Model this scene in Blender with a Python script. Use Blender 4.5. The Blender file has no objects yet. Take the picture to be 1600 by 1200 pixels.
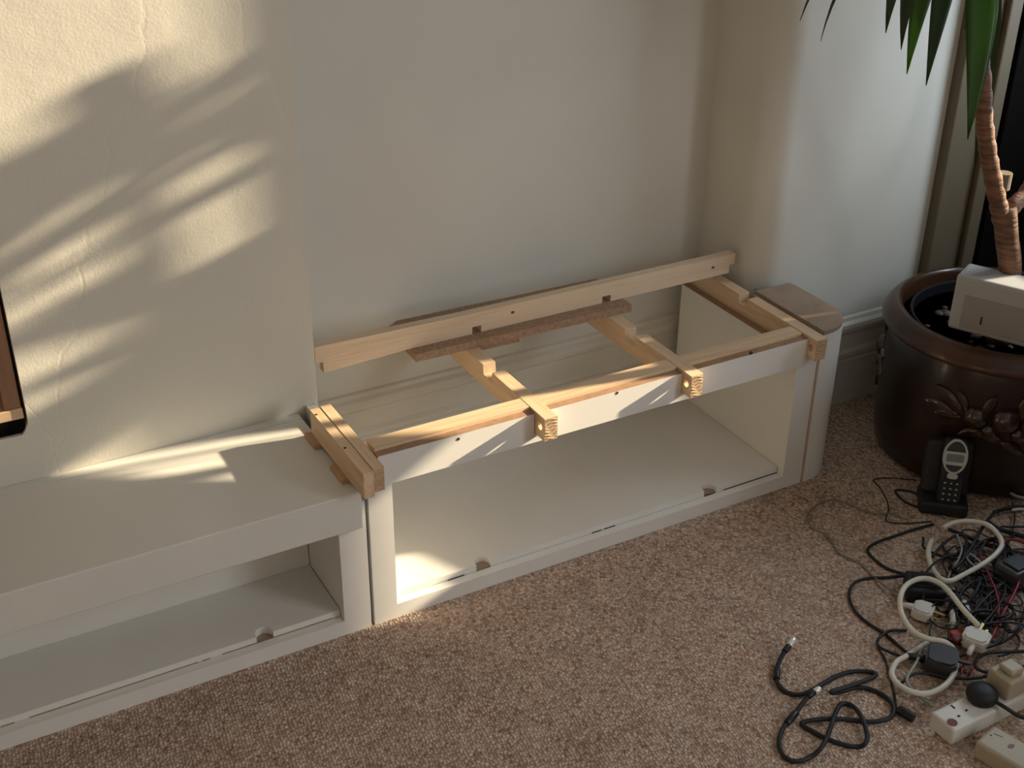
import bpy, bmesh, math, random
from mathutils import Vector, Matrix
random.seed(7)
R = math.radians

# ------------------------------------------------------------------ camera, world, sun, exposure
scn = bpy.context.scene
COL = scn.collection
FPX = 1987.2
CAM = Vector((-0.6979, -1.7709, 1.5669))
CR = Vector((0.87455, -0.48485, 0.00861))
CU = Vector((0.22784, 0.42652, 0.87531))
CF = Vector((0.42807, 0.76355, -0.48348))
cd = bpy.data.cameras.new('camera')
cd.sensor_width = 36.0
cd.lens = FPX / 1600 * 36
cd.clip_start = 0.01
cam = bpy.data.objects.new('camera', cd)
COL.objects.link(cam)
M3 = Matrix((CR, CU, -CF)).transposed()
cam.matrix_world = Matrix.Translation(CAM) @ M3.to_4x4()
scn.camera = cam

w = bpy.data.worlds.new('world')
scn.world = w
w.use_nodes = True
bg = w.node_tree.nodes['Background']
bg.inputs['Color'].default_value = (0.62, 0.74, 1.0, 1)
bg.inputs['Strength'].default_value = 0.25

SUN = Vector((-1.0, 0.20, -0.36)).normalized()
sd = bpy.data.lights.new('sun', 'SUN')
sd.energy = 14.0
sd.angle = R(0.9)
sd.color = (1.0, 0.82, 0.56)
so = bpy.data.objects.new('sun', sd)
COL.objects.link(so)
so.rotation_euler = SUN.to_track_quat('-Z', 'Y').to_euler()
so.location = (4, -1.5, 3)


def area(name, loc, direction, sx, sy, power, color):
    d = bpy.data.lights.new(name, 'AREA')
    d.shape = 'RECTANGLE'
    d.size, d.size_y = sx, sy
    d.energy = power
    d.color = color
    o = bpy.data.objects.new(name, d)
    COL.objects.link(o)
    o.location = loc
    o.rotation_euler = Vector(direction).to_track_quat('-Z', 'Z').to_euler()
    return o


# daylight of the two right-wall windows; front fill added behind the camera
area('daylight_side_window', (1.97, -0.28, 0.98), (-1, 0, 0), 0.24, 0.52, 6.6, (0.74, 0.87, 1.0))
area('daylight_bay_window', (1.97, -2.75, 1.45), (-1, 0.0, 0), 1.0, 1.4, 38, (0.91, 0.95, 0.98))
area('front_fill', (-0.9, -3.36, 1.45), (0, 1, 0), 1.5, 1.4, 1.5, (1.0, 0.97, 0.92))

vs = scn.view_settings
vs.view_transform = 'Standard'
vs.look = 'None'
vs.gamma = 1
vs.exposure = 0.0
vs.use_curve_mapping = False
scn.cycles.use_denoising = True
scn.cycles.max_bounces = 8


# ------------------------------------------------------------------ helpers
def F(px, py, z=0.0):
    """point at height z where the photograph shows (px, py)"""
    d = CF + CR * ((px - 800) / FPX) - CU * ((py - 600) / FPX)
    t = (z - CAM.z) / d.z
    return CAM + d * t


def FY(px, py, y):
    d = CF + CR * ((px - 800) / FPX) - CU * ((py - 600) / FPX)
    t = (y - CAM.y) / d.y
    return CAM + d * t


ORG = {}


def tag(o, label=None, cat=None, group=None, kind=None):
    if label: o['label'] = label
    if cat: o['category'] = cat
    if group: o['group'] = group
    if kind: o['kind'] = kind
    return o


def thing(name, label, cat, loc, group=None):
    o = bpy.data.objects.new(name, None)
    COL.objects.link(o)
    o.empty_display_size = 0.05
    o.location = loc
    ORG[o.name] = Vector(loc)
    return tag(o, label, cat, group)


def obj(name, bm, mats, parent=None, smooth=False, auto=None):
    """bmesh in world coordinates -> ONE mesh object"""
    if not isinstance(mats, (list, tuple)):
        mats = [mats]
    bmesh.ops.recalc_face_normals(bm, faces=bm.faces[:])
    if parent is not None:
        org = ORG[parent.name]
    else:
        xs = [v.co for v in bm.verts]
        org = Vector(((min(c.x for c in xs) + max(c.x for c in xs)) / 2,
                      (min(c.y for c in xs) + max(c.y for c in xs)) / 2, min(c.z for c in xs)))
    for v in bm.verts:
        v.co -= org
    if smooth:
        for f in bm.faces: f.smooth = True
    me = bpy.data.meshes.new(name)
    bm.to_mesh(me)
    bm.free()
    for m in mats: me.materials.append(m)
    o = bpy.data.objects.new(name, me)
    COL.objects.link(o)
    if smooth and auto:
        me.set_sharp_from_angle(angle=R(auto))
    if parent is not None:
        o.parent = parent
        ORG[o.name] = org
    else:
        o.location = org
        ORG[o.name] = org
    return o


def add_box(bm, x0, x1, y0, y1, z0, z1, bev=0.0):
    r = bmesh.ops.create_cube(bm, size=1)
    vs_ = r['verts']
    for v in vs_:
        v.co = Vector(((x0 + x1) / 2 + v.co.x * (x1 - x0), (y0 + y1) / 2 + v.co.y * (y1 - y0), (z0 + z1) / 2 + v.co.z * (z1 - z0)))
    if bev > 0:
        es = list({e for v in vs_ for e in v.link_edges})
        bmesh.ops.bevel(bm, geom=es, offset=bev, segments=2, affect='EDGES', profile=0.5)
    return bm


def box(name, x0, x1, y0, y1, z0, z1, m, parent=None, bev=0.0012):
    return obj(name, add_box(bmesh.new(), x0, x1, y0, y1, z0, z1, bev), m, parent)


def prism_bm(outer, axis, a, b, holes=(), bm=None):
    """polygon (u,v) with holes, extruded along an axis from a to b.  axis 0: (y,z)  1: (x,z)  2: (x,y)"""
    bm = bm or bmesh.new()

    def P(u, v, t):
        return Vector((t, u, v)) if axis == 0 else Vector((u, t, v)) if axis == 1 else Vector((u, v, t))
    loops = [outer] + list(holes)
    caps = []
    for t in (a, b):
        es = []
        rings = []
        for lp in loops:
            vv = [bm.verts.new(P(u, v, t)) for u, v in lp]
            rings.append(vv)
            for i in range(len(vv)):
                es.append(bm.edges.new((vv[i], vv[(i + 1) % len(vv)])))
        if holes:
            bmesh.ops.triangle_fill(bm, use_beauty=True, use_dissolve=False, edges=es)
        else:
            bm.faces.new(rings[0])
        caps.append(rings)
    for r0, r1 in zip(*caps):
        n = len(r0)
        for i in range(n):
            bm.faces.new((r0[i], r0[(i + 1) % n], r1[(i + 1) % n], r1[i]))
    return bm


def circ(cx, cy, r, n=20, a0=0.0, a1=360.0, close=False):
    k = n if not close else n + 1
    return [(cx + r * math.cos(R(a0 + (a1 - a0) * i / n)), cy + r * math.sin(R(a0 + (a1 - a0) * i / n))) for i in range(k)]


def smooth_path(pts, sub=6, closed=False):
    pts = [Vector(p) for p in pts]
    out = []
    n = len(pts)
    for i in range(n - 1 if not closed else n):
        p1, p2 = pts[i], pts[(i + 1) % n]
        p0 = pts[i - 1] if (i > 0 or closed) else p1 * 2 - p2
        p3 = pts[(i + 2) % n] if (i + 2 < n or closed) else p2 * 2 - p1
        for k in range(sub):
            t = k / sub
            out.append(0.5 * ((2 * p1) + (p2 - p0) * t + (2 * p0 - 5 * p1 + 4 * p2 - p3) * t * t + (3 * p1 - p0 - 3 * p2 + p3) * t ** 3))
    if not closed: out.append(pts[-1])
    return out


def tube_bm(path, rad, seg=8, bm=None):
    """tube along a list of points; rad number or list"""
    bm = bm or bmesh.new()
    n = len(path)
    rr = rad if isinstance(rad, (list, tuple)) else [rad] * n
    prev = None
    rings = []
    for i in range(n):
        t = (path[min(i + 1, n - 1)] - path[max(i - 1, 0)])
        if t.length < 1e-9: t = Vector((1, 0, 0))
        t.normalize()
        if prev is None:
            nrm = t.orthogonal().normalized()
        else:
            nrm = prev - t * prev.dot(t)
            nrm = nrm.normalized() if nrm.length > 1e-6 else t.orthogonal().normalized()
        prev = nrm
        bn = t.cross(nrm)
        rings.append([bm.verts.new(path[i] + (nrm * math.cos(2 * math.pi * k / seg) + bn * math.sin(2 * math.pi * k / seg)) * rr[i]) for k in range(seg)])
    for a, b in zip(rings, rings[1:]):
        for k in range(seg):
            bm.faces.new((a[k], a[(k + 1) % seg], b[(k + 1) % seg], b[k]))
    bm.faces.new(rings[0][::-1])
    bm.faces.new(rings[-1])
    return bm


def lathe_bm(prof, cx, cy, seg=48, bm=None):
    bm = bm or bmesh.new()
    rings = []
    for r, z in prof:
        rings.append([bm.verts.new((cx + r * math.cos(2 * math.pi * k / seg), cy + r * math.sin(2 * math.pi * k / seg), z)) for k in range(seg)])
    for a, b in zip(rings, rings[1:]):
        for k in range(seg):
            bm.faces.new((a[k], a[(k + 1) % seg], b[(k + 1) % seg], b[k]))
    bm.faces.new(rings[0])
    bm.faces.new(rings[-1])
    return bm


def ball_bm(c, rx, ry, rz, rot=None, bm=None, u=14, v=9):
    bm = bm or bmesh.new()
    r = bmesh.ops.create_uvsphere(bm, u_segments=u, v_segments=v, radius=1)
    for q in r['verts']:
        p = Vector((q.co.x * rx, q.co.y * ry, q.co.z * rz))
        if rot is not None: p = rot @ p
        q.co = p + Vector(c)
    return bm


def obox_bm(c, ax, ay, az, sx, sy, sz, bev=0.0, bm=None, seg=2):
    """oriented box; c = centre of its bottom, ax ay az unit axes"""
    bm2 = bmesh.new()
    add_box(bm2, -sx / 2, sx / 2, -sy / 2, sy / 2, 0, sz)
    if bev > 0:
        bmesh.ops.bevel(bm2, geom=bm2.edges[:], offset=bev, segments=seg, affect='EDGES', profile=0.5)
    M = Matrix((ax, ay, az)).transposed()
    for v in bm2.verts:
        v.co = M @ v.co + Vector(c)
    if bm is None: return bm2
    tmp = bpy.data.meshes.new('tmp')
    bm2.to_mesh(tmp)
    bm2.free()
    bm.from_mesh(tmp)
    bpy.data.meshes.remove(tmp)
    return bm


# ------------------------------------------------------------------ materials
def mat(name, col, rough=0.6, var=0.06, scale=6.0, bump=0.0, bscale=60.0, stretch=(1, 1, 1), spec=0.4, metal=0.0, coat=0.0, col2=None, bdist=0.002, detail=4):
    m = bpy.data.materials.new(name)
    m.use_nodes = True
    nt = m.node_tree
    N, L = nt.nodes, nt.links
    b = N['Principled BSDF']
    b.inputs['Roughness'].default_value = rough
    b.inputs['Specular IOR Level'].default_value = spec
    b.inputs['Metallic'].default_value = metal
    b.inputs['Coat Weight'].default_value = coat
    b.inputs['Coat Roughness'].default_value = 0.08
    tc = N.new('ShaderNodeTexCoord')
    mp = N.new('ShaderNodeMapping')
    mp.inputs['Scale'].default_value = stretch
    L.new(tc.outputs['Object'], mp.inputs['Vector'])
    nz = N.new('ShaderNodeTexNoise')
    nz.inputs['Scale'].default_value = scale
    nz.inputs['Detail'].default_value = detail
    L.new(mp.outputs['Vector'], nz.inputs['Vector'])
    cr = N.new('ShaderNodeValToRGB')
    c2 = col2 or tuple(c * (1 - var) for c in col)
    cr.color_ramp.elements[0].position = 0.3
    cr.color_ramp.elements[1].position = 0.7
    cr.color_ramp.elements[0].color = (*c2, 1)
    cr.color_ramp.elements[1].color = (*col, 1)
    L.new(nz.outputs['Fac'], cr.inputs['Fac'])
    L.new(cr.outputs['Color'], b.inputs['Base Color'])
    if bump > 0:
        n2 = N.new('ShaderNodeTexNoise')
        n2.inputs['Scale'].default_value = bscale
        n2.inputs['Detail'].default_value = 5
        L.new(mp.outputs['Vector'], n2.inputs['Vector'])
        bp = N.new('ShaderNodeBump')
        bp.inputs['Strength'].default_value = bump
        bp.inputs['Distance'].default_value = bdist
        L.new(n2.outputs['Fac'], bp.inputs['Height'])
        L.new(bp.outputs['Normal'], b.inputs['Normal'])
    m['bsdf'] = b.name
    return m


def pine(name, axis, col=(0.76, 0.56, 0.37), dark=(0.62, 0.42, 0.25)):
    """pine with rings drawn out along the length of the stick"""
    m = bpy.data.materials.new(name)
    m.use_nodes = True
    nt = m.node_tree
    N, L = nt.nodes, nt.links
    b = N['Principled BSDF']
    b.inputs['Roughness'].default_value = 0.55
    b.inputs['Specular IOR Level'].default_value = 0.3
    tc = N.new('ShaderNodeTexCoord')
    mp = N.new('ShaderNodeMapping')
    s = [1.0, 1.0, 1.0]
    s[axis] = 0.045
    mp.inputs['Scale'].default_value = s
    mp.inputs['Location'].default_value = (0.037, 0.021, 0.013)
    L.new(tc.outputs['Object'], mp.inputs['Vector'])
    wv = N.new('ShaderNodeTexNoise')
    wv.inputs['Scale'].default_value = 90
    wv.inputs['Detail'].default_value = 3
    wv.inputs['Distortion'].default_value = 0.6
    L.new(mp.outputs['Vector'], wv.inputs['Vector'])
    n2 = N.new('ShaderNodeTexNoise')
    n2.inputs['Scale'].default_value = 300
    n2.inputs['Detail'].default_value = 2
    L.new(mp.outputs['Vector'], n2.inputs['Vector'])
    mx = N.new('ShaderNodeMath')
    mx.operation = 'MULTIPLY_ADD'
    mx.inputs[1].default_value = 0.35
    L.new(n2.outputs['Fac'], mx.inputs[0])
    L.new(wv.outputs['Fac'], mx.inputs[2])
    cr = N.new('ShaderNodeValToRGB')
    cr.color_ramp.elements[0].position = 0.42
    cr.color_ramp.elements[0].color = (*dark, 1)
    cr.color_ramp.elements[1].position = 0.72
    cr.color_ramp.elements[1].color = (*col, 1)
    L.new(mx.outputs[0], cr.inputs['Fac'])
    L.new(cr.outputs['Color'], b.inputs['Base Color'])
    bp = N.new('ShaderNodeBump')
    bp.inputs['Strength'].default_value = 0.15
    bp.inputs['Distance'].default_value = 0.001
    L.new(n2.outputs['Fac'], bp.inputs['Height'])
    L.new(bp.outputs['Normal'], b.inputs['Normal'])
    return m


def carpet_mat():
    m = bpy.data.materials.new('loop_carpet')
    m.use_nodes = True
    nt = m.node_tree
    N, L = nt.nodes, nt.links
    b = N['Principled BSDF']
    b.inputs['Roughness'].default_value = 0.95
    b.inputs['Specular IOR Level'].default_value = 0.05
    tc = N.new('ShaderNodeTexCoord')
    mp = N.new('ShaderNodeMapping')
    mp.inputs['Scale'].default_value = (1.0, 0.85, 1.0)
    mp.inputs['Rotation'].default_value = (0, 0, R(8))
    L.new(tc.outputs['Object'], mp.inputs['Vector'])
    vo = N.new('ShaderNodeTexVoronoi')
    vo.inputs['Scale'].default_value = 178
    vo.inputs['Randomness'].default_value = 0.7
    L.new(mp.outputs['Vector'], vo.inputs['Vector'])
    # each loop of wool has its own tint
    sep = N.new('ShaderNodeSeparateColor')
    L.new(vo.outputs['Color'], sep.inputs['Color'])
    cr = N.new('ShaderNodeValToRGB')
    e = cr.color_ramp.elements
    e[0].position = 0.0
    e[0].color = (0.40, 0.235, 0.155, 1)
    e[1].position = 1.0
    e[1].color = (0.82, 0.66, 0.54, 1)
    for p, c in ((0.10, (0.55, 0.37, 0.27)), (0.5, (0.67, 0.495, 0.385)), (0.8, (0.73, 0.56, 0.45))):
        x = e.new(p)
        x.color = (*c, 1)
    L.new(sep.outputs['Red'], cr.inputs['Fac'])
    # crevice shade between the loops, put into the colour
    gap = N.new('ShaderNodeMapRange')
    gap.inputs['From Min'].default_value = 0.25
    gap.inputs['From Max'].default_value = 0.72
    gap.inputs['To Min'].default_value = 1.0
    gap.inputs['To Max'].default_value = 0.58
    L.new(vo.outputs['Distance'], gap.inputs['Value'])
    nz = N.new('ShaderNodeTexNoise')
    nz.inputs['Scale'].default_value = 22
    nz.inputs['Detail'].default_value = 5
    L.new(tc.outputs['Object'], nz.inputs['Vector'])
    mr = N.new('ShaderNodeMapRange')
    mr.inputs['From Min'].default_value = 0.3
    mr.inputs['From Max'].default_value = 0.7
    mr.inputs['To Min'].default_value = 0.88
    mr.inputs['To Max'].default_value = 1.08
    L.new(nz.outputs['Fac'], mr.inputs['Value'])
    mm = N.new('ShaderNodeMath')
    mm.operation = 'MULTIPLY'
    L.new(mr.outputs['Result'], mm.inputs[0])
    L.new(gap.outputs['Result'], mm.inputs[1])
    mul = N.new('ShaderNodeVectorMath')
    mul.operation = 'SCALE'
    L.new(cr.outputs['Color'], mul.inputs[0])
    L.new(mm.outputs[0], mul.inputs['Scale'])
    L.new(mul.outputs['Vector'], b.inputs['Base Color'])
    inv = N.new('ShaderNodeMath')
    inv.operation = 'SUBTRACT'
    inv.inputs[0].default_value = 1.0
    L.new(vo.outputs['Distance'], inv.inputs[1])
    bp = N.new('ShaderNodeBump')
    bp.inputs['Strength'].default_value = 1.0
    bp.inputs['Distance'].default_value = 0.004
    L.new(inv.outputs[0], bp.inputs['Height'])
    L.new(bp.outputs['Normal'], b.inputs['Normal'])
    return m


def plaster_mat(name, col, rough_amt, cracks):
    m = bpy.data.materials.new(name)
    m.use_nodes = True
    nt = m.node_tree
    N, L = nt.nodes, nt.links
    b = N['Principled BSDF']
    b.inputs['Roughness'].default_value = 0.75
    b.inputs['Specular IOR Level'].default_value = 0.25
    tc = N.new('ShaderNodeTexCoord')
    nz = N.new('ShaderNodeTexNoise')
    nz.inputs['Scale'].default_value = 3
    nz.inputs['Detail'].default_value = 6
    L.new(tc.outputs['Object'], nz.inputs['Vector'])
    cr = N.new('ShaderNodeValToRGB')
    cr.color_ramp.elements[0].position = 0.3
    cr.color_ramp.elements[0].color = (*[c * 0.93 for c in col], 1)
    cr.color_ramp.elements[1].position = 0.7
    cr.color_ramp.elements[1].color = (*col, 1)
    L.new(nz.outputs['Fac'], cr.inputs['Fac'])
    L.new(cr.outputs['Color'], b.inputs['Base Color'])
    fine = N.new('ShaderNodeTexNoise')
    fine.inputs['Scale'].default_value = 210
    fine.inputs['Detail'].default_value = 3
    L.new(tc.outputs['Object'], fine.inputs['Vector'])
    big = N.new('ShaderNodeTexNoise')
    big.inputs['Scale'].default_value = 9
    big.inputs['Detail'].default_value = 4
    L.new(tc.outputs['Object'], big.inputs['Vector'])
    ad = N.new('ShaderNodeMath')
    ad.operation = 'MULTIPLY_ADD'
    ad.inputs[1].default_value = 0.13
    L.new(fine.outputs['Fac'], ad.inputs[0])
    L.new(big.outputs['Fac'], ad.inputs[2])
    h = ad.outputs[0]
    if cracks:
        mp = N.new('ShaderNodeMapping')
        mp.inputs['Scale'].default_value = (3.0, 3.0, 0.75)
        mp.inputs['Location'].default_value = (0.55, 0.2, 0.3)
        ds = N.new('ShaderNodeTexNoise')
        ds.inputs['Scale'].default_value = 7
        ds.inputs['Detail'].default_value = 6
        L.new(tc.outputs['Object'], ds.inputs['Vector'])
        sc_ = N.new('ShaderNodeVectorMath')
        sc_.operation = 'MULTIPLY_ADD'
        sc_.inputs[1].default_value = (0.14, 0.0, 0.10)
        L.new(ds.outputs['Color'], sc_.inputs[0])
        L.new(tc.outputs['Object'], sc_.inputs[2])
        L.new(sc_.outputs['Vector'], mp.inputs['Vector'])
        vo = N.new('ShaderNodeTexVoronoi')
        vo.feature = 'DISTANCE_TO_EDGE'
        vo.inputs['Scale'].default_value = 1.15
        L.new(mp.outputs['Vector'], vo.inputs['Vector'])
        mr = N.new('ShaderNodeMapRange')
        mr.inputs['From Min'].default_value = 0.0
        mr.inputs['From Max'].default_value = 0.012
        mr.inputs['To Min'].default_value = -0.09
        mr.inputs['To Max'].default_value = 0.0
        L.new(vo.outputs['Distance'], mr.inputs['Value'])
        a2 = N.new('ShaderNodeMath')
        a2.operation = 'ADD'
        L.new(h, a2.inputs[0])
        L.new(mr.outputs['Result'], a2.inputs[1])
        h = a2.outputs[0]
    bp = N.new('ShaderNodeBump')
    bp.inputs['Strength'].default_value = rough_amt
    bp.inputs['Distance'].default_value = 0.008
    L.new(h, bp.inputs['Height'])
    L.new(bp.outputs['Normal'], b.inputs['Normal'])
    return m


def leaf_mat(name, c1, c2, transl=0.35):
    m = bpy.data.materials.new(name)
    m.use_nodes = True
    nt = m.node_tree
    N, L = nt.nodes, nt.links
    b = N['Principled BSDF']
    out = N['Material Output']
    b.inputs['Roughness'].default_value = 0.38
    tc = N.new('ShaderNodeTexCoord')
    nz = N.new('ShaderNodeTexNoise')
    nz.inputs['Scale'].default_value = 14
    L.new(tc.outputs['Object'], nz.inputs['Vector'])
    cr = N.new('ShaderNodeValToRGB')
    cr.color_ramp.elements[0].color = (*c1, 1)
    cr.color_ramp.elements[1].color = (*c2, 1)
    L.new(nz.outputs['Fac'], cr.inputs['Fac'])
    L.new(cr.outputs['Color'], b.inputs['Base Color'])
    tr = N.new('ShaderNodeBsdfTranslucent')
    tr.inputs['Color'].default_value = (c2[0] * 1.6, c2[1] * 1.8, c2[2] * 0.6, 1)
    mx = N.new('ShaderNodeMixShader')
    mx.inputs['Fac'].default_value = transl
    L.new(b.outputs[0], mx.inputs[1])
    L.new(tr.outputs[0], mx.inputs[2])
    L.new(mx.outputs[0], out.inputs['Surface'])
    return m


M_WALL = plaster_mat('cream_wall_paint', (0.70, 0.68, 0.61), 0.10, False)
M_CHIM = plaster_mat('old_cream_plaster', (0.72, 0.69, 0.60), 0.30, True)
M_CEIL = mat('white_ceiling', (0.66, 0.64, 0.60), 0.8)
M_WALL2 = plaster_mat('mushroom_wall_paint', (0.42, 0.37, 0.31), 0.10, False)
M_SKIRT = mat('cream_gloss_skirting', (0.70, 0.66, 0.57), 0.35, bump=0.05)
M_CARPET = carpet_mat()
M_WHITE = mat('white_cabinet_paint', (0.81, 0.795, 0.75), 0.45, 0.04, 9, 0.05, 200)
M_SLAB = mat('white_satin_top', (0.78, 0.765, 0.71), 0.42, 0.05, 5, 0.04, 120)
M_MDF = mat('raw_mdf', (0.42, 0.25, 0.15), 0.8, 0.25, 60, 0.1, 300)
M_MDFTOP = mat('raw_mdf_face', (0.40, 0.29, 0.21), 0.75, 0.15, 30, 0.05, 200)
M_BOARD = mat('brown_chipboard', (0.44, 0.285, 0.18), 0.8, 0.38, 130, 0.3, 260)
M_PX = pine('pine_along_x', 0)
M_PXL = pine('pale_pine_along_x', 0, (0.76, 0.60, 0.43), (0.68, 0.51, 0.345))
M_PY = pine('pine_along_y', 1)
M_PYD = pine('aged_pine_along_y', 1, (0.60, 0.40, 0.24), (0.46, 0.28, 0.15))
M_END = mat('end_grain', (0.68, 0.48, 0.30), 0.7, 0.4, 60, 0.3, 200, (1, 1, 6))
M_DARKHOLE = mat('dark_hole', (0.06, 0.04, 0.03), 0.9)
M_KNOT = mat('pine_knot', (0.16, 0.075, 0.035), 0.6, 0.4, 200)
M_SCREW = mat('steel_screw', (0.32, 0.30, 0.28), 0.35, 0.2, 80, metal=1.0)
M_HW = mat('brown_hardwood', (0.38, 0.20, 0.11), 0.5, 0.35, 40, stretch=(1, 1, 0.1))
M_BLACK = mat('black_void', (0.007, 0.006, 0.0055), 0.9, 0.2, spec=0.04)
M_POT = mat('dark_brown_glaze', (0.026, 0.0105, 0.0055), 0.28, 0.5, 7, 0.05, 20, coat=0.2)
M_POTRIM = mat('copper_brown_glaze', (0.085, 0.036, 0.018), 0.3, 0.5, 9, 0.05, 30, coat=0.25)
M_FRUIT = mat('bronze_relief_glaze', (0.06, 0.03, 0.014), 0.18, 0.5, 25, coat=0.7)
M_SOIL = mat('dark_soil', (0.05, 0.03, 0.02), 0.95, 0.5, 60, 0.8, 90, bdist=0.01)
M_PEB = mat('reddish_pebble', (0.13, 0.05, 0.035), 0.7, 0.4, 20)
M_PEB2 = mat('grey_pebble', (0.14, 0.12, 0.09), 0.7, 0.4, 20)
M_BPLAST = mat('black_plastic', (0.014, 0.014, 0.017), 0.38, 0.2, 40)
M_BMATT = mat('black_rubber', (0.016, 0.016, 0.018), 0.55, 0.2, 40)
M_DGREY = mat('dark_grey_plastic', (0.05, 0.05, 0.055), 0.45, 0.2, 40)
M_WPLAST = mat('white_plastic', (0.72, 0.70, 0.64), 0.35, 0.05, 20)
M_CREAM = mat('cream_plastic', (0.47, 0.41, 0.30), 0.4, 0.08, 20)
M_ROUTER = mat('pale_silver_plastic', (0.46, 0.455, 0.45), 0.35, 0.04, 20)
M_SILVER = mat('silver_plastic', (0.55, 0.57, 0.55), 0.3, 0.05, 20, metal=0.2)
M_LCD = mat('lcd_grey', (0.20, 0.23, 0.22), 0.2, 0.1, 60)
M_KEY = mat('key_print', (0.45, 0.45, 0.42), 0.5)
M_CHROME = mat('nickel_plug', (0.9, 0.88, 0.84), 0.3, 0.05, 40, metal=0.35)
M_BRASS = mat('brass_pin', (0.75, 0.55, 0.25), 0.3, 0.1, 40, metal=1.0)
M_WCABLE = mat('white_cable', (0.74, 0.71, 0.62), 0.35, 0.06, 20)
M_GCABLE = mat('grey_cable', (0.24, 0.21, 0.17), 0.5, 0.1, 20)
M_LGCABLE = mat('light_grey_cable', (0.33, 0.36, 0.36), 0.4, 0.1, 20)
M_RED = mat('red_cable', (0.30, 0.012, 0.022), 0.4, 0.1, 20)
M_REDDOT = mat('dark_red_switch', (0.16, 0.02, 0.015), 0.35, 0.1, 20)
M_REDP = mat('orange_red_plastic', (0.42, 0.055, 0.02), 0.4, 0.3, 60)
M_BARK = mat('ringed_bark', (0.27, 0.135, 0.075), 0.7, 0.65, 22, 0.7, 30, (1, 1, 5), bdist=0.006)
M_CUT = mat('pale_cut_wood', (0.22, 0.17, 0.12), 0.8, 0.2, 40)
M_LEAF = leaf_mat('yucca_leaf', (0.018, 0.055, 0.006), (0.055, 0.135, 0.012))
M_LEAFD = leaf_mat('dark_yucca_leaf', (0.014, 0.036, 0.013), (0.032, 0.072, 0.026), 0.2)

# ------------------------------------------------------------------ room shell
YW = 0.46      # alcove back wall
YC = 0.306      # chimney breast face
XC = 0.030     # chimney breast corner
YP = 0.25      # pier face
XR = 2.0       # right (window) wall
XL, YF, HC = -2.3, -3.4, 2.4


def struct(o):
    o['kind'] = 'structure'
    return o


struct(box('floor', XL - .1, XR + .1, YF - .1, 1.0, -0.06, 0, M_CARPET, bev=0))
struct(box('ceiling', XL - .1, XR + .1, YF - .1, 1.0, HC, HC + 0.06, M_CEIL, bev=0))
struct(box('wall_back', XC - .02, 1.3, YW, YW + .1, 0, HC, M_WALL, bev=0))
# chimney breast with the fireplace opening
struct(obj('wall_chimney_breast', prism_bm([(XL, 0), (XC, 0), (XC, HC), (XL, HC)], 1, YC, 0.62,
       [[(-1.15, 0.405), (-0.515, 0.405), (-0.510, 0.41), (-0.502, 0.425), (-0.501, 0.44), (-0.503, 0.98), (-1.15, 0.98)]]), M_CHIM))
struct(box('wall_fireplace_back', -1.3, -0.4, 0.60, 0.64, 0.3, 1.1, M_BLACK, bev=0))
# pier right of the alcove with its rounded corner
arc = circ(1.13, 0.32, 0.07, 10, 180, 270, True)
struct(obj('wall_pier', prism_bm([(1.06, 0.75)] + arc + [(1.575, YP), (1.575, 0.75)], 2, 0, HC), M_WALL, smooth=True, auto=30))
struct(box('wall_left', XL - .1, XL, YF, YC + .2, 0, HC, M_WALL2, bev=0))
# front wall behind the camera, window opening added for the fill light
struct(obj('wall_front', prism_bm([(XL, 0), (XR, 0), (XR, HC), (XL, HC)], 1, YF - .1, YF,
       [[(-1.65, 0.72), (-0.15, 0.72), (-0.15, 2.15), (-1.65, 2.15)]]), M_WALL2))
# right wall with a narrow side window and a wide window
WA0, WA1, SILL = -0.418, -0.112, 0.69
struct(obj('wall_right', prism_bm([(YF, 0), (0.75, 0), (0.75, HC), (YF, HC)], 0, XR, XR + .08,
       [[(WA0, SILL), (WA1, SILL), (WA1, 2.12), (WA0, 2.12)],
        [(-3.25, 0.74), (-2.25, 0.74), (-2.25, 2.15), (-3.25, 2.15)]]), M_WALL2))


def window(name, axis, a0, a1, z0, z1, t0, t1, bars):
    fr = 0.035
    bm = prism_bm([(a0, z0), (a1, z0), (a1, z1), (a0, z1)], axis, t0, t1,
                  [[(a0 + fr, z0 + fr), (a1 - fr, z0 + fr), (a1 - fr, z1 - fr), (a0 + fr, z1 - fr)]])
    o = struct(obj(name, bm, M_SKIRT))
    for k in range(bars):
        z = z0 + (z1 - z0) * (k + 1) / (bars + 1)
        if axis == 0: box('glazing_bar', t0, t1, a0 + fr, a1 - fr, z - .012, z + .012, M_SKIRT, o)
        else: box('glazing_bar', a0 + fr, a1 - fr, t0, t1, z - .012, z + .012, M_SKIRT, o)
    return o


window('window_2', 0, -3.25, -2.25, 0.74, 2.15, XR + .02, XR + .06, 1)
window('window_3', 1, -1.65, -0.15, 0.72, 2.15, YF - .07, YF - .03, 1)
window('window_1', 0, WA0 - .035, WA1 + .035, SILL - .035, 2.155, XR + .081, XR + .11, 0)

# projecting casing at the end of the pier
M_TRIM = mat('dark_taupe_paint', (0.16, 0.125, 0.08), 0.6, 0.1, 6, 0.05, 80)
cs = box('trim_1', 1.5752, 1.715, 0.222, 0.75, 0, HC, M_TRIM, bev=0.004)
struct(cs)
box('moulding', 1.672, 1.712, 0.205, 0.2215, 0, HC, M_TRIM, cs, 0.005)

SK = [(0, 0), (.018, 0), (.018, .118), (.0145, .122), (.0145, .126), (.019, .132), (.019, .142), (.012, .150), (.012, .192), (.017, .198), (.0185, .208),
      (.0165, .217), (.009, .224), (.006, .232), (0, .235)]


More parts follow.
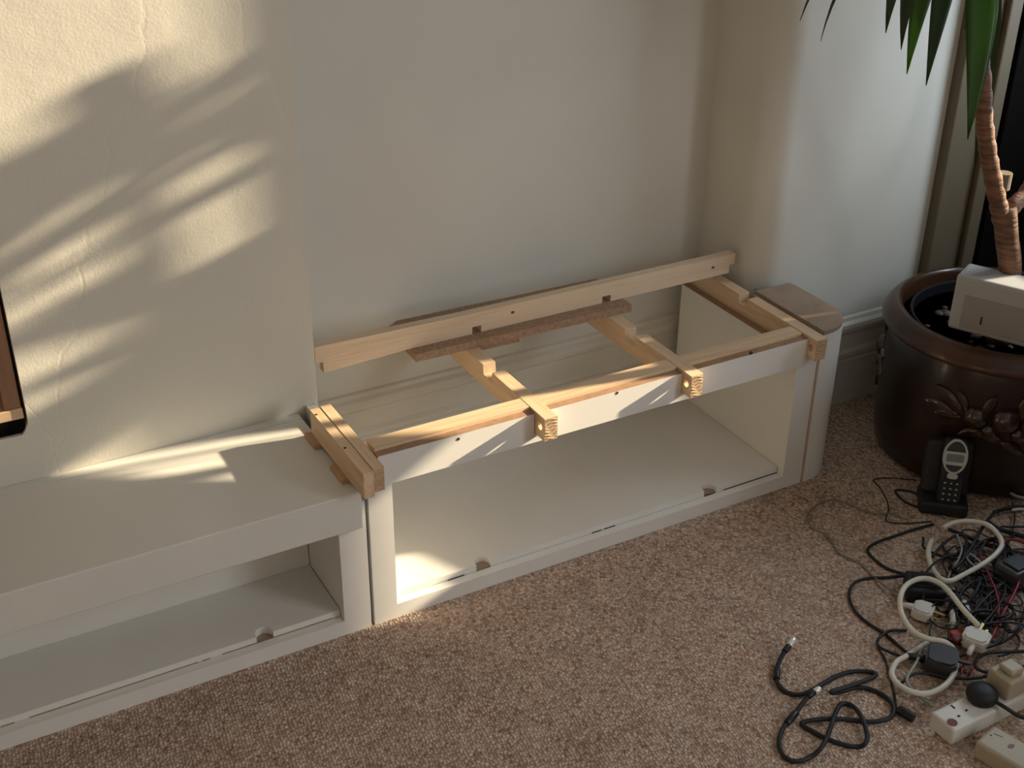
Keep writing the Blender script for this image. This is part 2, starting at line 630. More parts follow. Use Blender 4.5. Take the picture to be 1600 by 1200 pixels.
def skirting(name, p0, p1, nrm):
    """p0 -> p1 along the wall foot, nrm = out of the wall"""
    bm = bmesh.new()
    p0, p1, nrm = Vector(p0), Vector(p1), Vector(nrm)
    r = []
    for p in (p0, p1):
        r.append([bm.verts.new((p.x + nrm.x * d, p.y + nrm.y * d, z)) for d, z in SK])
    n = len(SK)
    for i in range(n):
        bm.faces.new((r[0][i], r[0][(i + 1) % n], r[1][(i + 1) % n], r[1][i]))
    bm.faces.new(r[0])
    bm.faces.new(r[1])
    return struct(obj(name, bm, M_SKIRT))


skirting('baseboard_back', (XC, YW, 0), (1.06, YW, 0), (0, -1, 0))
skirting('baseboard_alcove_left', (XC, YC, 0), (XC, YW - .02, 0), (1, 0, 0))
skirting('baseboard_right', (1.152, YP, 0), (1.575, YP, 0), (0, -1, 0))

# fireplace liner: brown wood frame set in the opening
fl = thing('fireplace_frame', 'brown wooden frame lining the opening in the cream chimney breast', 'frame', (-0.82, 0.40, 0.43))
box('stile', -0.535, -0.5065, 0.314, 0.50, 0.455, 0.96, M_HW, fl, 0.002)
box('stile', -1.12, -1.095, 0.335, 0.50, 0.455, 0.96, M_HW, fl, 0.002)
box('bottom_rail', -1.12, -0.5055, 0.311, 0.50, 0.434, 0.4545, M_PX, fl, 0.002)
box('top_rail', -1.12, -0.520, 0.335, 0.50, 0.96, 0.978, M_HW, fl, 0.002)

box('slot_shade', -1.14, -0.507, 0.3125, 0.50, 0.4062, 0.4335, M_BLACK, fl, 0)  # black filler that puts the shade of the slot into colour
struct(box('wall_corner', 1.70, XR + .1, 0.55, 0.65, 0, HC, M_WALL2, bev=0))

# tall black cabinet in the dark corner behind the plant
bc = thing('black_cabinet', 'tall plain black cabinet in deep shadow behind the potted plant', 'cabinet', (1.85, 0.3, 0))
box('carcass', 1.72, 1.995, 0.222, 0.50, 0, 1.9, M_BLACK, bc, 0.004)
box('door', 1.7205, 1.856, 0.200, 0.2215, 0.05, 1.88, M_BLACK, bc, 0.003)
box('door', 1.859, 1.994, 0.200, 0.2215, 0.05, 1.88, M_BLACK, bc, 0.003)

# unseen chair added to keep window light off the socket strips
sf = thing('shade_chair', 'unseen dark brown chair added to shade the socket strips', 'shade_chair', (1.6, -1.1, 0))
M_SHADE_CHAIR = mat('shade_chair_fabric', (0.09, 0.06, 0.045), 0.9, 0.3, 40, 0.3, 200)
AX0, AX1, AY0, AY1 = 1.25, 1.96, -1.58, -0.64
box('shade_chair_base', AX0, AX1, AY0, AY1, 0.08, 0.30, M_SHADE_CHAIR, sf, 0.02)
box('shade_chair_seat', AX0 + .131, AX1 - .131, AY0, AY1 - .201, 0.302, 0.44, M_SHADE_CHAIR, sf, 0.03)
box('shade_chair_back', AX0, AX1, AY1 - .20, AY1, 0.302, 0.75, M_SHADE_CHAIR, sf, 0.04)
box('shade_chair_arm', AX0, AX0 + .13, AY0, AY1 - .201, 0.302, 0.56, M_SHADE_CHAIR, sf, 0.03)
box('shade_chair_arm', AX1 - .13, AX1, AY0, AY1 - .201, 0.302, 0.56, M_SHADE_CHAIR, sf, 0.03)
for x in (AX0 + .05, AX1 - .05):
    for y in (AY0 + .05, AY1 - .05): box('shade_chair_leg', x - .025, x + .025, y - .025, y + .025, 0, 0.079, M_HW, sf, 0.004)

# unseen box added on the side window sill to keep sun off the rail
sb = thing('sill_sun_blocker', 'unseen brown box added on the side window sill to block the sun', 'box', (XR + .04, -0.195, SILL))
box('carcass', XR + .006, XR + .074, -0.262, -0.128, SILL + .0005, SILL + .160, M_HW, sb, 0.003)
box('sun_blocker_lid', XR + .003, XR + .077, -0.265, -0.125, SILL + .1605, SILL + .175, M_HW, sb, 0.003)

# ------------------------------------------------------------------ left bench cabinet
lc = thing('low_cabinet', 'finished white low cabinet with thick smooth top against the chimney breast', 'cabinet', (-0.65, 0.16, 0))
LX0, LX1 = -1.45, -0.004
obj('face_frame', prism_bm([(LX0, 0), (LX1, 0), (LX1, 0.285), (LX0, 0.285)], 1, 0.0, 0.018,
    [[(LX0 + .055, 0.032), (-0.057, 0.032), (-0.057, 0.262), (LX0 + .055, 0.262)]]), M_WHITE, lc)
obj('top', add_box(bmesh.new(), LX0, -0.012, -0.008, 0.283, 0.234, 0.312, 0.0025), M_SLAB, lc)
box('back_strip', LX0, -0.012, 0.284, 0.3055, 0.262, 0.3115, M_SLAB, lc, 0.0015)
HR = 0.016


def floor_board(x0, x1, y0, y1, z0, z1, notches, parent):
    pts = [(x0, y0)]
    for c in sorted(notches):
        pts += [(c - HR, y0), (c - HR, y0 + 0.006)] + [(c + HR * math.cos(R(a)), y0 + 0.006 + HR * math.sin(R(a))) for a in range(165, 0, -15)] + [(c + HR, y0 + 0.006), (c + HR, y0)]
    pts += [(x1, y0), (x1, y1), (x0, y1)]
    return obj('floor_panel', prism_bm(pts, 2, z0, z1), M_WHITE, parent)


nx = F(412, 985, 0.045).x
floor_board(LX0 + .02, -0.058, 0.0195, 0.176, 0.012, 0.046, [nx - 0.002, nx - 0.82], lc)
box('hinge_recess', nx - .020, nx + .016, 0.021, 0.045, 0.011, 0.030, M_MDFTOP, lc, 0)
box('back_panel', LX0 + .02, -0.058, 0.177, 0.192, 0.012, 0.234, M_WHITE, lc, 0)
box('side_panel', -0.0565, -0.022, 0.0185, 0.275, 0.0, 0.234, M_WHITE, lc, 0)
box('side_panel', LX0, LX0 + .019, 0.0185, 0.275, 0.0, 0.234, M_WHITE, lc, 0)
for a, b in (((0, 1131), (22, 1127)), ((45, 1118), (310, 1035)), ((316, 1032), (328, 1028)), ((348, 1022), (520, 966))):
    xa, xb = F(*a, 0.033).x, F(*b, 0.033).x
    box('joint_gap', xa, xb, 0.0180, 0.0196, 0.020, 0.0335, M_MDF, lc, 0)

# ------------------------------------------------------------------ right open cabinet
L = 1.037
JX = [(-0.002, 0.0195), (0.345, 0.373), (0.683, 0.711), (1.005, 1.033)]   # four joists
ZT, ZB, ZN = 0.375, 0.327, 0.351
FT = 0.369    # top of the white frame
oc = thing('open_cabinet', 'unfinished white open cabinet with its top still missing in the alcove', 'cabinet', (0.52, 0.2, 0))


def frame_bm():
    top = [(L, 0), (L, ZB - .001)]
    for k in (3, 2, 1, 0):
        a, b = JX[k]
        a -= 0.001
        b += 0.0055
        if k == 3: top += [(a, ZB - .001), (a, FT)]
        elif k == 0: top += [(b, FT), (b, ZB - .001), (0.003, ZB - .001)]
        else: top += [(b, FT), (b, ZB - .001), (a, ZB - .001), (a, FT)]
    pts = [(0.003, 0)] + top
    bm = prism_bm(pts, 1, 0.0, 0.018, [[(0.050, 0.032), (0.984, 0.032), (0.984, 0.306), (0.050, 0.306)]])
    bmesh.ops.recalc_face_normals(bm, faces=bm.faces[:])
    for f in bm.faces:
        if f.normal.z > 0.7 and f.calc_center_median().z > 0.31: f.material_index = 1
        if abs(f.normal.x) > 0.7 and f.calc_center_median().z > 0.335: f.material_index = 1
    return bm


obj('face_frame', frame_bm(), [M_WHITE, M_MDF], oc)
for px, py in ((716, 686), (964, 614), (1174, 552)):
    q = FY(px, py, 0)
    bm = prism_bm(circ(q.x, q.z, 0.0032, 12), 1, -0.0006, 0.004)
    s = obj('screw_hole', bm, M_DARKHOLE, oc)
floor_board(0.0235, 0.985, 0.0195, 0.42, 0.012, 0.046, [F(756, 880, .046).x, F(1106, 761, .046).x], oc)
for px, py in ((756, 880), (1106, 761)):
    x = F(px, py, .046).x
    box('hinge_recess', x - .018, x + .018, 0.021, 0.045, 0.011, 0.034, M_MDFTOP, oc, 0)
box('side_panel', 0.004, 0.0225, 0.0185, 0.42, 0, 0.325, M_WHITE, oc, 0)


def side_bm():
    bm = add_box(bmesh.new(), 0.986, 1.003, 0.0185, 0.42, 0, 0.330)
    bmesh.ops.recalc_face_normals(bm, faces=bm.faces[:])
    for f in bm.faces:
        if f.normal.z > 0.7: f.material_index = 1
    return bm


obj('side_panel', side_bm(), [M_WHITE, M_MDF], oc)
for a, b in (((705, 912), (730, 903)), ((930, 837), (945, 832)), ((948, 830), (965, 824)), ((1104, 776), (1116, 772)), ((1132, 766), (1214, 738))):
    xa, xb = F(*a, 0.034).x, F(*b, 0.034).x
    box('joint_gap', xa, min(xb, 0.985), 0.0180, 0.0196, 0.020, 0.0335, M_BMATT, oc, 0)

# curved end unit
ec = thing('curved_end_unit', 'white rounded end unit with raw brown top beside the open cabinet', 'cabinet', (1.09, 0.12, 0))
cx, cy = 1.062, 0.086


def end_outline(g=0.0):
    r = 0.086 - g
    pts = [(1.046 + g, 0.231 - g), (1.046 + g, 0.0 + g)]
    pts += [(cx + r * math.cos(R(a)), cy + r * math.sin(R(a))) for a in range(-90, 1, 9)]
    pts += [(1.148 - g, 0.20), (1.146 - g, 0.231 - g)]
    return pts


eo = prism_bm(end_outline(), 2, 0, 0.366)
obj('curved_body', eo, M_WHITE, ec, smooth=True, auto=35)
lid = obj('top_panel', prism_bm(end_outline(0.001), 2, 0.3662, 0.376), M_MDFTOP, ec)
for px, py in ((1183, 457), (1196, 463), (1276, 476), (1265, 503), (1276, 510), (1180, 452)):
    q = F(px, py, 0.376)
    obj('screw', prism_bm(circ(q.x, q.y, 0.0026, 10), 2, 0.3758, 0.3768), M_SCREW, lid)
box('raw_edge', 1.0375, 1.0455, 0.004, 0.225, 0, 0.325, M_PYD, ec, 0.001)

# ------------------------------------------------------------------ pine sub-frame
pr = thing('pine_front_rail', 'long pine rail behind the white front board, sunlit on top', 'timber', (0.52, 0.037, 0.306))


def notched(x0, x1, z0, z1, cuts, zc, under=False):
    pts = [(x0, z0)]
    if under:
        for a, b in cuts: pts += [(a, z0), (a, zc), (b, zc), (b, z0)]
    pts += [(x1, z0), (x1, z1)]
    if not under:
        for a, b in reversed(cuts): pts += [(b, z1), (b, zc), (a, zc), (a, z1)]
    pts += [(x0, z1)]
    return pts


cuts = [(a - .001, b + .001) for a, b in JX[1:3]]
obj('rail', prism_bm(notched(0.0275, 1.003, 0.307, ZT - .0005, cuts, ZN), 1, 0.0195, 0.056), M_PX, pr)

JL = ['pine joist over the open cabinet beside the left white cabinet, right of a pair',
      'pine joist with drilled tip, second from the left above the open cabinet',
      'pine joist with drilled tip, third from the left above the open cabinet',
      'pine joist with drilled tip along the curved end unit']


def joist(name, label, x0, x1, yf, yb, group, notch=(0.170, 0.208), hole=True, m=M_PY):
    t = thing(name, label, 'timber', ((x0 + x1) / 2, (yf + yb) / 2, ZB), group)
    pts = [(yf, ZB), (0.0185, ZB), (0.0185, ZN + .0004), (0.0575, ZN + .0004), (0.0575, ZB), (yb, ZB), (yb, ZT)]
    if notch: pts += [(notch[1], ZT), (notch[1] - .002, ZT - .021), (notch[0], ZT - .021), (notch[0], ZT)]
    pts += [(yf, ZT)]
    hl = [circ(yf + 0.0165, 0.352, 0.0078, 18)] if hole else []
    bm = prism_bm(pts, 0, x0, x1, hl)
    bmesh.ops.recalc_face_normals(bm, faces=bm.faces[:])
    for f in bm.faces:
        if f.normal.y < -0.7 and f.calc_center_median().y < yf + .003: f.material_index = 1
    obj('bar', bm, [m, M_END], t)
    # raised rings of the sawn end grain
    n = 6
    if hole:
        for i in range(n):
            z = ZB + 0.004 + (ZT - ZB - .008) * i / (n - 1)
            bm = bmesh.new()
            xs = [x0 + .001 + (x1 - x0 - .002) * k / 6 for k in range(7)]
            tube_bm([Vector((x, yf - .0002, z + 0.0022 * math.sin(k * 1.05 + i) + (k - 3) * .0005)) for k, x in enumerate(xs)], 0.0011, 5, bm)
            obj('growth_ring', bm, M_PYD, t)
    return t


G = 'pine joists across the open cabinet'
j1 = joist('pine_joist', JL[0], JX[0][0], JX[0][1] - .001, -0.042, 0.205, G, None, False)
joist('pine_joist', JL[1], *JX[1], -0.036, 0.425, G)
joist('pine_joist', JL[2], *JX[2], -0.030, 0.425, G)
joist('pine_joist', JL[3], *JX[3], -0.026, 0.425, G, (0.205, 0.235))
box('growth_ring', 0.000, 0.016, -0.0428, -0.0418, 0.334, 0.336, M_PYD, j1, 0)
for k in range(5):
    obj('growth_ring', tube_bm([Vector((-0.001 + i * .003, -0.0423, 0.331 + k * .009 + .004 * math.sin(i * .6))) for i in range(7)], 0.0009, 5), M_PYD, j1)

# packing strip left of joist 1, with blocks under it
ps = thing('pine_packing_strip', 'pine strip with two screw holes lying at the right edge of the white top', 'timber', (-0.013, 0.08, ZB))
pts = [(-0.047, 0.322), (0.205, 0.322), (0.205, 0.374), (-0.047, 0.374)]
obj('bar', prism_bm(pts, 0, -0.0225, -0.0030), M_PY, ps)
for px, py in ((494, 648), (539, 700)):
    q = F(px, py, 0.374)
    obj('screw_hole', prism_bm(circ(q.x, q.y, 0.0028, 10), 2, 0.372, 0.3745), M_DARKHOLE, ps)
tag(box('packing_block', -0.034, -0.006, 0.160, 0.215, 0.3122, 0.3218, M_PYD, bev=.001), 'small wood block under the back of the pine strip by the chimney breast', 'block', 'wood blocks on the white top')
tag(box('packing_block', -0.034, -0.006, 0.028, 0.085, 0.3122, 0.3218, M_PYD, bev=.001), 'small wood block under the front of the pine strip on the white top', 'block', 'wood blocks on the white top')

# loose beam on packing boards
box_b = lambda n, corners, z0, z1, m: obj(n, prism_bm(corners, 2, z0, z1), m)
plk = box_b('chipboard_plank', [(0.232, 0.280), (0.742, 0.272), (0.746, 0.424), (0.262, 0.438), (0.236, 0.420)], 0.3752, 0.3925, M_BOARD)
tag(plk, 'long brown chipboard offcut lying under the loose pine beam', 'board')
obj('cleat', prism_bm([(0.375, 0.292), (0.474, 0.290), (0.475, 0.36), (0.376, 0.362)], 2, 0.3585, 0.3751), M_BOARD, plk)
lb = thing('loose_pine_beam', 'long loose pine beam with two square notches lying on a brown board', 'timber', (0.53, 0.32, 0.393))
bx0, bx1, bz0, bz1 = 0.0315, 1.044, 0.3927, 0.4385
BY = 0.308
cut2 = [(FY(738, 520, BY).x, FY(752, 520, BY).x), (FY(941, 470, BY).x, FY(954, 470, BY).x)]
pts = [(bx0 + .016, bz0 - .008), (0.232, bz0)]
for a, b in cut2: pts += [(a, bz0), (a, bz0 + .015), (b, bz0 + .015), (b, bz0)]
pts += [(bx1 - .014, bz0), (bx1 - .014, bz0 + .020), (bx1, bz0 + .020), (bx1, bz1), (0.35, bz1), (bx0, bz1 + .005), (bx0, bz0 + .016), (bx0 + .016, bz0 + .016)]
obj('beam', prism_bm(pts, 1, BY, BY + .021), M_PXL, lb)
for px, py in ((801, 488), (1114, 418)):
    q = FY(px, py, BY)
    obj('knot', prism_bm([(q.x + .0042 * math.cos(t), q.z + .003 * math.sin(t)) for t in [2 * math.pi * k / 12 for k in range(12)]], 1, BY - .0006, BY + .002), M_KNOT, lb)

# ------------------------------------------------------------------ plant pot
PC = Vector((1.512, -0.072, 0))
ZR = 0.356
pot = thing('plant_pot', 'large dark brown glazed pot with fruit garland in relief', 'plant pot', PC)
prof = [(0.205, 0.0), (0.222, 0.003), (0.236, 0.012), (0.242, 0.05), (0.244, 0.11), (0.245, 0.18), (0.243, 0.25), (0.238, 0.295), (0.234, 0.312),
        (0.215, 0.312), (0.210, 0.27), (0.208, 0.10), (0.17, 0.03)]
obj('body', lathe_bm(prof, PC.x, PC.y, 72), M_POT, pot, True, 50)
lip = [(0.232, 0.3125), (0.250, 0.310), (0.260, 0.314), (0.262, 0.322), (0.257, 0.333), (0.248, 0.345), (0.238, 0.354), (0.230, 0.357), (0.224, 0.354), (0.221, 0.345), (0.219, 0.3125)]
obj('rim', lathe_bm(lip, PC.x, PC.y, 72), M_POTRIM, pot, True, 70)
obj('inner_pot', lathe_bm([(0.185, 0.26), (0.196, 0.334), (0.202, 0.336), (0.203, 0.330), (0.191, 0.25)], PC.x, PC.y, 48), M_BPLAST, pot, True, 60)
so_ = obj('soil', lathe_bm([(0.0, 0.305), (0.08, 0.308), (0.183, 0.300), (0.189, 0.295), (0.18, 0.265), (0.0, 0.265)], PC.x, PC.y, 32), M_SOIL, pot, True, 60)
for i in range(60):
    a, rr = random.uniform(0, 6.283), 0.172 * math.sqrt(random.random())
    r0 = random.uniform(.007, .014)
    obj('pebble', ball_bm((PC.x + rr * math.cos(a), PC.y + rr * math.sin(a), 0.311), r0, r0 * random.uniform(.7, 1), r0 * .6, Matrix.Rotation(random.random() * 3, 3, 'Z'), None, 8, 6),
        random.choice([M_PEB, M_PEB, M_PEB2]), so_, True)
# garland in relief around the belly: fruit and leaves, facing all sides in three groups
def on_pot(ang, z, out=0.0):
    r = 0.2445 + out
    return Vector((PC.x + r * math.cos(ang), PC.y + r * math.sin(ang), z))


def relief_leaf(ang, z, ln, wd, tilt):
    """pointed leaf lying on the pot wall"""
    bm = bmesh.new()
    n = 7
    rings = []
    for i in range(n):
        t = i / (n - 1)
        wv = wd * math.sin(math.pi * min(1, t * 0.93 + .07)) ** 0.8
        row = []
        for k, (s, h) in enumerate(((-1, 0.0), (-.5, .004), (0, .0025), (.5, .004), (1, 0.0))):
            u = (t - .5) * ln
            v = s * wv
            du = u * math.cos(tilt) - v * math.sin(tilt)
            dv = u * math.sin(tilt) + v * math.cos(tilt)
            row.append(bm.verts.new(on_pot(ang + du / 0.2445, z + dv, h + 0.003)))
        rings.append(row)
    for a, b in zip(rings, rings[1:]):
        for k in range(4): bm.faces.new((a[k], a[k + 1], b[k + 1], b[k]))
    r = bmesh.ops.extrude_face_region(bm, geom=bm.faces[:])
    for e in r['geom']:
        if isinstance(e, bmesh.types.BMVert):
            d = Vector((e.co.x - PC.x, e.co.y - PC.y, 0)).normalized()
            e.co -= d * .006
    return obj('relief_leaf', bm, M_FRUIT, pot, True, 60)


ACAM = math.atan2(CAM.y - PC.y, CAM.x - PC.x)
for base in (ACAM + 0.12, ACAM + 0.12 + 2.09, ACAM + 0.12 + 4.18):
    for da, z, r0 in ((-.17, .205, .026), (.07, .208, .030), (.30, .200, .028), (-.05, .178, .016), (.20, .175, .018), (.42, .175, .016)):
        a = base + da
        rot = Matrix.Rotation(a, 3, 'Z')
        obj('relief_fruit', ball_bm(on_pot(a, z, 0.004), r0 * .75, r0, r0 * .95, rot), M_FRUIT, pot, True)
    for da, z, ln, wd, tl in ((-.42, .262, .075, .014, -.5), (-.48, .235, .07, .013, -.15), (-.40, .225, .06, .012, .15), (-.30, .265, .05, .011, -1.0), (-.08, .268, .055, .012, 1.2), (.0, .19, .06, .013, -.2),
                              (.20, .275, .06, .013, 1.5), (.30, .27, .06, .013, .8), (.18, .17, .065, .013, -.5), (.38, .165, .06, .013, -.9), (.55, .235, .075, .014, .3), (.6, .21, .07, .013, -.1), (-.18, .195, .055, .012, .4)):
        relief_leaf(base + da, z - .03, ln, wd, tl)

# ------------------------------------------------------------------ yucca
yu = thing('yucca_plant', 'yucca with ringed brown stem and long hanging green leaves in the pot', 'plant', (1.44, -0.12, 0.305))


def W(px, py, y=-0.12): return FY(px, py, y)


FORK = W(1570, 325)
tr = [Vector((1.444, -0.12, 0.300)), W(1577, 430), W(1573, 370), FORK]
obj('trunk', tube_bm(smooth_path(tr, 6), [0.024] * 19, 14), M_BARK, yu, True)


def branch(pts, r0, r1):
    pth = smooth_path(pts, 7)
    n = len(pth)
    rr = [(r0 + (r1 - r0) * i / n) * (1 + 0.07 * math.sin(i * 2.1) + 0.05 * random.random()) for i in range(n)]
    return obj('branch', tube_bm(pth, rr, 14), M_BARK, yu, True)


C1 = W(1505, -130, -0.09)
C2 = W(1660, -60, -0.02)
branch([FORK - Vector((0, 0, .03)), W(1556, 300), W(1545, 245), W(1538, 185), W(1536, 120), W(1526, 40), W(1515, -50), C1], 0.018, 0.013)
branch([FORK - Vector((0, 0, .03)), W(1583, 322), W(1610, 290, -.10), W(1640, 190, -.06), W(1655, 60, -.03), C2], 0.018, 0.013)
bm = prism_bm(circ(0, 0, 0.015, 14), 2, -0.004, 0.03)
for v in bm.verts: v.co += W(1566, 292)
obj('cut_stub', bm, M_CUT, yu)


def leaf(c, mid, tip, wd, m, twist=0.0, face=None):
    """strap leaf: quadratic arc from the crown over mid to the tip, channelled across its width"""
    c, mid, tip = Vector(c), Vector(mid), Vector(tip)
    for q, lim in ((mid, .16), (tip, .165)):
        q.y = min(q.y, lim)
        q.x = min(q.x, 1.93)
    n = 16
    bm = bmesh.new()
    rows = []
    for i in range(n):
        t = i / (n - 1)
        p = c * (1 - t) ** 2 + mid * 2 * t * (1 - t) + tip * t * t
        tan = ((mid - c) * (1 - t) + (tip - mid) * t).normalized()
        side = tan.cross(Vector((0, 0, 1)))
        if face is not None: side = tan.cross(face)
        if side.length < .05: side = tan.cross(Vector((0.3, 1, 0)))
        side.normalize()
        side = Matrix.Rotation(twist * t, 3, tan) @ side
        up = side.cross(tan)
        wv = wd * (0.55 + 0.45 * math.sin(math.pi * min(1.0, t * 1.25 + 0.1))) if t < .6 else wd * (1 - ((t - .6) / .4) ** 1.6) * 0.94 + .0006
        row = []
        for s, h in ((-1, .16), (-.5, .03), (0, -.02), (.5, .03), (1, .16)):
            row.append(bm.verts.new(p + side * (s * wv) + up * (h * wv)))
        rows.append(row)
    for a, b in zip(rows, rows[1:]):
        for k in range(4): bm.faces.new((a[k], a[k + 1], b[k + 1], b[k]))
    r = bmesh.ops.extrude_face_region(bm, geom=bm.faces[:])
    for e in r['geom']:
        if isinstance(e, bmesh.types.BMVert): e.co += Vector((.0003, .0006, .0005))
    return obj('leaf', bm, m, yu, True)


TOC = (CAM - C1).normalized()
# the hanging leaves whose tips are in view: tip pixel, mid pixel, depth of tip, half width
for tp, md, y, wd, m, tw in (((1250, 33), (1330, -190), -0.16, .0085, M_LEAFD, .9), ((1282, 65), (1345, -170), -0.10, .007, M_LEAFD, 1.0),
                         ((1384, 52), (1418, -190), -0.06, .019, M_LEAFD, .2), ((1408, 78), (1430, -170), -0.04, .019, M_LEAFD, .2),
                         ((1417, 116), (1462, -160), -0.16, .021, M_LEAF, .1), ((1447, 134), (1505, -180), -0.22, .022, M_LEAFD, .3),
                         ((1512, 218), (1562, -120), -0.24, .029, M_LEAF, -.2), ((1523, 258), (1560, -120), -0.04, .014, M_LEAFD, .1),
                         ((1548, 165), (1570, -160), -0.08, .016, M_LEAFD, .2)):
    leaf(C1 + Vector((0, 0, random.uniform(-.03, .03))), FY(md[0], md[1], (y - .14) / 2), FY(tp[0], tp[1], y), wd, m, tw, TOC)
# upper, arching leaves of the two crowns (out of frame; they shade the sunlight)
for C, n, ph in ((C1, 22, .3), (C2, 19, 1.1)):
    for i in range(n):
        a = ph + i * 2.399
        el = R(15 + 60 * (i / n))
        ln = random.uniform(.36, .5)
        d = Vector((math.cos(a) * math.cos(el), math.sin(a) * math.cos(el) * .8, math.sin(el)))
        mid = C + d * ln * .55
        tip = C + d * ln * .8 + Vector((math.cos(a) * .1, math.sin(a) * .06, -0.05 - .12 * math.cos(el)))
        leaf(C + Vector((0, 0, .05 * i / n)), mid, tip, random.uniform(.018, .026), M_LEAF if i % 3 else M_LEAFD, random.uniform(-.4, .4))

# a third, higher crown, unseen, added to shade a band of the chimney breast
C3 = Vector((1.57, -0.06, 1.53))
branch([W(1640, 190, -.06), W(1662, 100, -.055), Vector((1.585, -.06, 1.12)), Vector((1.58, -.06, 1.32)), C3], 0.015, 0.012)
for i in range(18):
    a = .7 + i * 2.399
    el = R(-25 + 70 * i / 18)
    ln = random.uniform(.22, .32)
    d = Vector((math.cos(a) * math.cos(el), math.sin(a) * math.cos(el), math.sin(el)))
    if d.y > 0: d.y *= .55
    leaf(C3, C3 + d * ln * .55 + Vector((0, 0, .04)), C3 + d * ln + Vector((0, 0, -.04)), random.uniform(.018, .024), M_LEAF if i % 3 else M_LEAFD, .3 * math.sin(a))
# unseen drooping leaves of the right-hand crown, added to shade the white top
for k, (dy, dz) in enumerate(((-.42, -.30), (-.46, -.24), (-.40, -.20), (-.44, -.36), (-.46, -.10), (-.44, -.04))):
    tip = Vector((1.62 + .03 * k, C2.y + dy, C2.z + dz - .02))
    leaf(C2, Vector((C2.x + .08, C2.y - .25, C2.z + (.02, .04, .06, -.06, .09, .13)[k])), tip, .028, M_LEAF, .2 * k, Vector((1, 0, .2)))

# ------------------------------------------------------------------ router box on the pot
RZ0 = 0.3575
p0 = F(1479, 512, RZ0)
rd = F(1593, 542, RZ0) - p0                         # along its front
rd.z = 0
rd.normalize()
rn = Vector((rd.y, -rd.x, 0))                       # out of its front, towards the camera
if rn.dot(CAM - p0) < 0: rn = -rn
tl = R(0)
rz = (Vector((0, 0, 1)) * math.cos(tl) - rn * math.sin(tl)).normalized()
ry = (-rn * math.cos(tl) - Vector((0, 0, 1)) * math.sin(tl)).normalized()   # into the box
RW, RH, RD_ = 0.26, 0.125, 0.080
p0 = p0 + Vector((0, 0, RD_ * math.sin(tl)))
rc = p0 + rd * RW / 2 + ry * RD_ / 2
rt = thing('router_box', 'pale silver box standing on the rim of the plant pot', 'electronics', rc)
RM = (rd, ry, rz)
obj('case', obox_bm(rc, *RM, RW, RD_, RH, 0.007, seg=3), M_ROUTER, rt)
fp = obox_bm(rc - ry * (RD_ / 2 + .0005) + rz * .012, *RM, RW - .05, .003, RH - .052, .001)
pan = obj('front_panel', fp, mat('taupe_panel', (0.34, 0.32, 0.29), 0.4, 0.05, 20), rt)
obj('status_mark', obox_bm(rc - ry * (RD_ / 2 + .0022) - rd * (RW / 2 - 0.068) + rz * .028, *RM, .0035, .001, .018), M_BPLAST, pan)

# ------------------------------------------------------------------ cordless phone in its charger
pb = F(1478, 806, 0)
pa = Vector((CAM.x - pb.x, CAM.y - pb.y, 0)).normalized()
pa = Matrix.Rotation(R(10), 3, 'Z') @ pa               # the way the phone faces
px_ = Vector((-pa.y, pa.x, 0))                          # to its left/right
if px_.dot(CR) < 0: px_ = -px_
ph = thing('cordless_phone', 'black cordless phone with grey oval bezel standing in its charger', 'phone', pb)
lean = R(14)
pz = (Vector((0, 0, 1)) * math.cos(lean) - pa * math.sin(lean)).normalized()
py_ = pz.cross(px_)
ZU = Vector((0, 0, 1))
pc = pb - pa * 0.035
obj('charger_foot', obox_bm(pc - px_ * .008, px_, -pa, ZU, .102, .082, .030, .008, seg=3), M_BMATT, ph)
obj('charger_back', obox_bm(pc - pa * .016 - px_ * .008 + ZU * .026, px_, py_, pz, .098, .036, .122, .010, seg=3), M_BMATT, ph)
hc = pc + pa * .016 + ZU * .018
obj('handset', obox_bm(hc, px_, py_, pz, .052, .024, .150, .010, seg=3), M_BPLAST, ph)
front = hc - py_ * .0125 if py_.dot(pa) < 0 else hc + py_ * .0125
nf = pz.cross(px_)
if nf.dot(pa) < 0: nf = -nf


def plate(name, cu, cz, ru, rz_, t0, t1, m, parent, n=28, inner=None, sup=2.0):
    bm = bmesh.new()
    def ring(ru_, rz2, t):
        out = []
        for k in range(n):
            a = 2 * math.pi * k / n
            cc, ss = math.cos(a), math.sin(a)
            u = ru_ * math.copysign(abs(cc) ** (2 / sup), cc)
            z = rz2 * math.copysign(abs(ss) ** (2 / sup), ss)
            out.append(bm.verts.new(front + px_ * (cu + u) + pz * (cz + z) + nf * t))
        return out
    a0, a1 = ring(ru, rz_, t0), ring(ru, rz_, t1)
    for k in range(n): bm.faces.new((a0[k], a0[(k + 1) % n], a1[(k + 1) % n], a1[k]))
    bm.faces.new(a0)
    if inner:
        b1, b0 = ring(inner[0], inner[1], t1), ring(inner[0], inner[1], t0 + .0008)
        for k in range(n):
            bm.faces.new((a1[k], a1[(k + 1) % n], b1[(k + 1) % n], b1[k]))
            bm.faces.new((b1[k], b1[(k + 1) % n], b0[(k + 1) % n], b0[k]))
        bm.faces.new(b0)
    else:
        bm.faces.new(a1)
    return obj(name, bm, m, parent)


